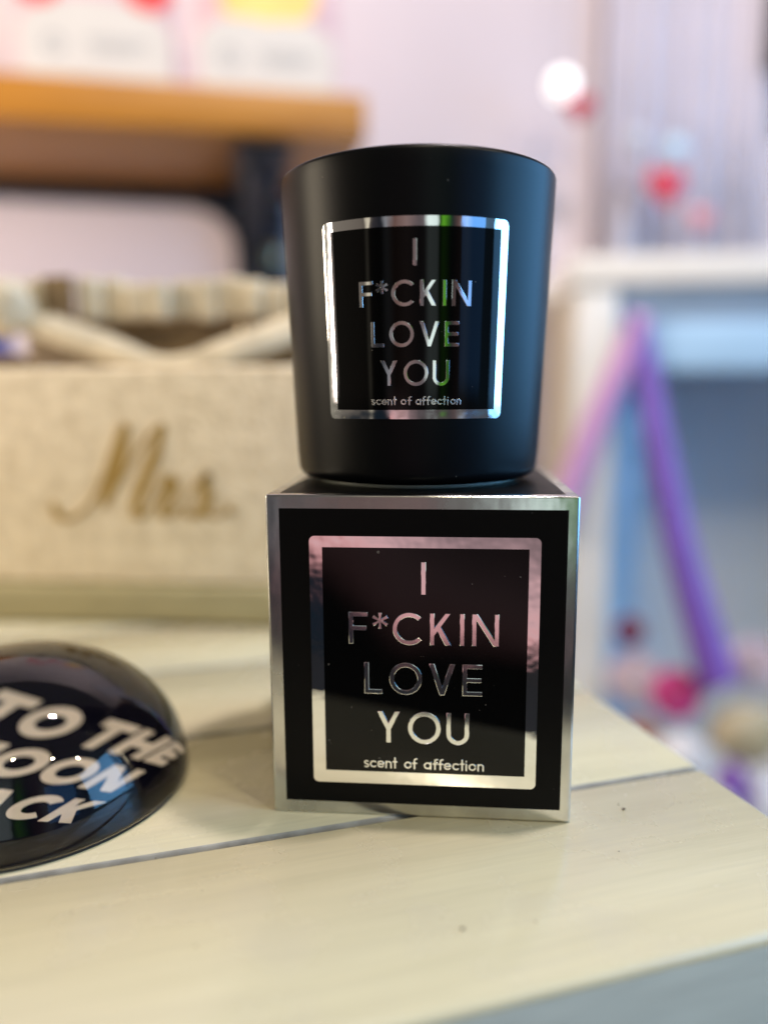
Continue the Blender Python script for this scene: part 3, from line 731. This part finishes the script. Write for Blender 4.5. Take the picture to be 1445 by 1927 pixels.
ornament(.7544, .591, .021, M_bulb, 'round white lit bulb hanging on a cord above the smallest bright red heart', 'lit_bulb', None, cat='bulb')
# tall slim bottles behind, grey
for s, z0, z1, lab_ in ((.735, .30, .52, 'tall slim grey bottle on the ledge below the lit bulb'), (.888, .30, .46, 'tall slim grey bottle on the ledge below the grey bauble')):
    o = frombm('slim_bottle', lathe([(0, 0), (.013, 0), (.016, .003), (.016, (z1-z0)*.6), (.007, (z1-z0)*.75), (.007, z1-z0), (0, z1-z0)], 32), mat('smoky_glass', (.34, .35, .42), .3), None, True)
    o.location = wl(s, .245, z0); tag(o, lab_, 'bottle')
le = boxobj('wall_ledge', (.66, .20, .272), (1.30, .3, .2998), M_cab, None, .003); le.matrix_world = Matrix.Translation(WA) @ Matrix.Rotation(WANG, 4, 'Z')
tag(le, 'white narrow ledge along the wall under the slim bottles', 'ledge')

# ------------------------------------------------------------------ white cabinet at the right with blue interior
ce = empty('display_cabinet', (.165, .75, -.798), 'white cabinet with a blue inside standing at the right behind the table', 'cabinet')
def Cc(x, y, z): return (x-.165, y-.75, z+.798)
cz0 = -.7975
boxobj('cabinet_top', Cc(.155, .74, .2555), Cc(.80, 1.05, .2935), M_cab, ce, .004)
boxobj('side_panel', Cc(.165, .775, cz0), Cc(.185, 1.045, .2550), M_cabside, ce, .001)
boxobj('front_post', Cc(.163, .745, cz0), Cc(.215, .7745, .2550), M_cab, ce, .004)
boxobj('apron', Cc(.2155, .752, .214), Cc(.80, .770, .2550), M_blue1, ce, .002)
boxobj('drawer_front', Cc(.2155, .748, .152), Cc(.80, .772, .2135), M_blue2, ce, .003)
boxobj('back_panel', Cc(.1855, 1.03, cz0), Cc(.80, 1.045, .2550), M_blue3, ce, .001)
boxobj('inner_panel', Cc(.1855, .80, cz0+.2), Cc(.262, 1.028, .1515), M_blue2, ce, .002)
boxobj('lower_shelf', Cc(.1860, .60, -.47), Cc(.80, 1.028, -.455), M_cab, ce, .002)
boxobj('side_panel', Cc(.78, .775, cz0), Cc(.80, 1.028, .2130), M_cabside, ce, .001)
# ribbon
rb = empty('hanging_ribbon', (.238, .735, .21), 'purple and lilac satin ribbon looped over the front of the cabinet', 'ribbon')
def Rr(x, y, z): return (x-.238, y-.735, z-.21)
pts = catmull([(.236, .738, .222), (.250, .733, .15), (.272, .725, .04), (.300, .715, -.08), (.330, .705, -.18), (.350, .70, -.245)], 8)
ribbon3([Rr(*p) for p in pts], [.026+.032*(i/len(pts)) for i in range(len(pts))], .0015, (.25, -1, .1), 'purple_tail', M_satin, rb)
pts = catmull([(.240, .736, .222), (.215, .732, .155), (.185, .728, .08), (.160, .724, .01), (.135, .72, -.06)], 8)
ribbon3([Rr(*p) for p in pts], [.026+.014*(i/len(pts)) for i in range(len(pts))], .0015, (-.3, -1, .1), 'lilac_tail', M_lilac, rb)

# soft goods heaped on the lower shelf
G = 'felt flowers heaped on the lower shelf of the cabinet'
def onray(px, py, y):
    d = FWD+r2*((px-722.5)/1450.09)-u2*((py-963.5)/1450.09); t = (y-CAM.y)/d.y; return CAM+d*t
rosette('felt_flower', (.300, .72, -.262), .034, M_mag, M_dkred, 'magenta felt flower beside the end of the purple ribbon', 'felt flower', G)
rosette('felt_flower', (.243, .74, -.185), .020, M_dkred, M_mag, 'small dark red felt flower left of the purple ribbon, above the magenta one', 'felt flower', G)
rosette('felt_flower', (.250, .74, -.250), .036, M_pale, M_wht, 'pale pink felt flower between the dark red and the magenta flower', 'felt flower', G)
rosette('felt_flower', (.400, .74, -.225), .036, M_pale, M_wht, 'pale pink felt flower right of the ribbon end, near the right edge', 'felt flower', G)
blob('burlap_bundle', (.395, .72, -.315), (.050, .03, .038), M_kraft, 'cream and olive patterned bundle under the end of the purple ribbon', 'bundle', 5)
blob('burlap_bundle', (.262, .73, -.318), (.022, .02, .016), mat('rust_felt', (.40, .16, .08), .8), 'small rust coloured bundle below the magenta flower', 'bundle', 8)
blob('soft_toy', (.305, .71, -.345), (.040, .03, .034), M_wht, 'white fluffy ball left of the lower purple pouch', 'soft toy', 11)
blob('soft_toy', (.330, .66, -.400), (.036, .03, .040), M_wht, 'white fluffy ball below the others, nearest the table edge', 'soft toy', 15)
blob('satin_pouch', (.372, .70, -.395), (.024, .02, .050), M_satin, 'purple satin pouch at the lower right behind the table edge', 'pouch', 17)
blob('soft_toy', (.420, .70, -.415), (.030, .03, .055), mat('cool_white_felt', (.66, .68, .74), .9), 'bluish white fluffy ball right of the purple pouch', 'soft toy', 19)
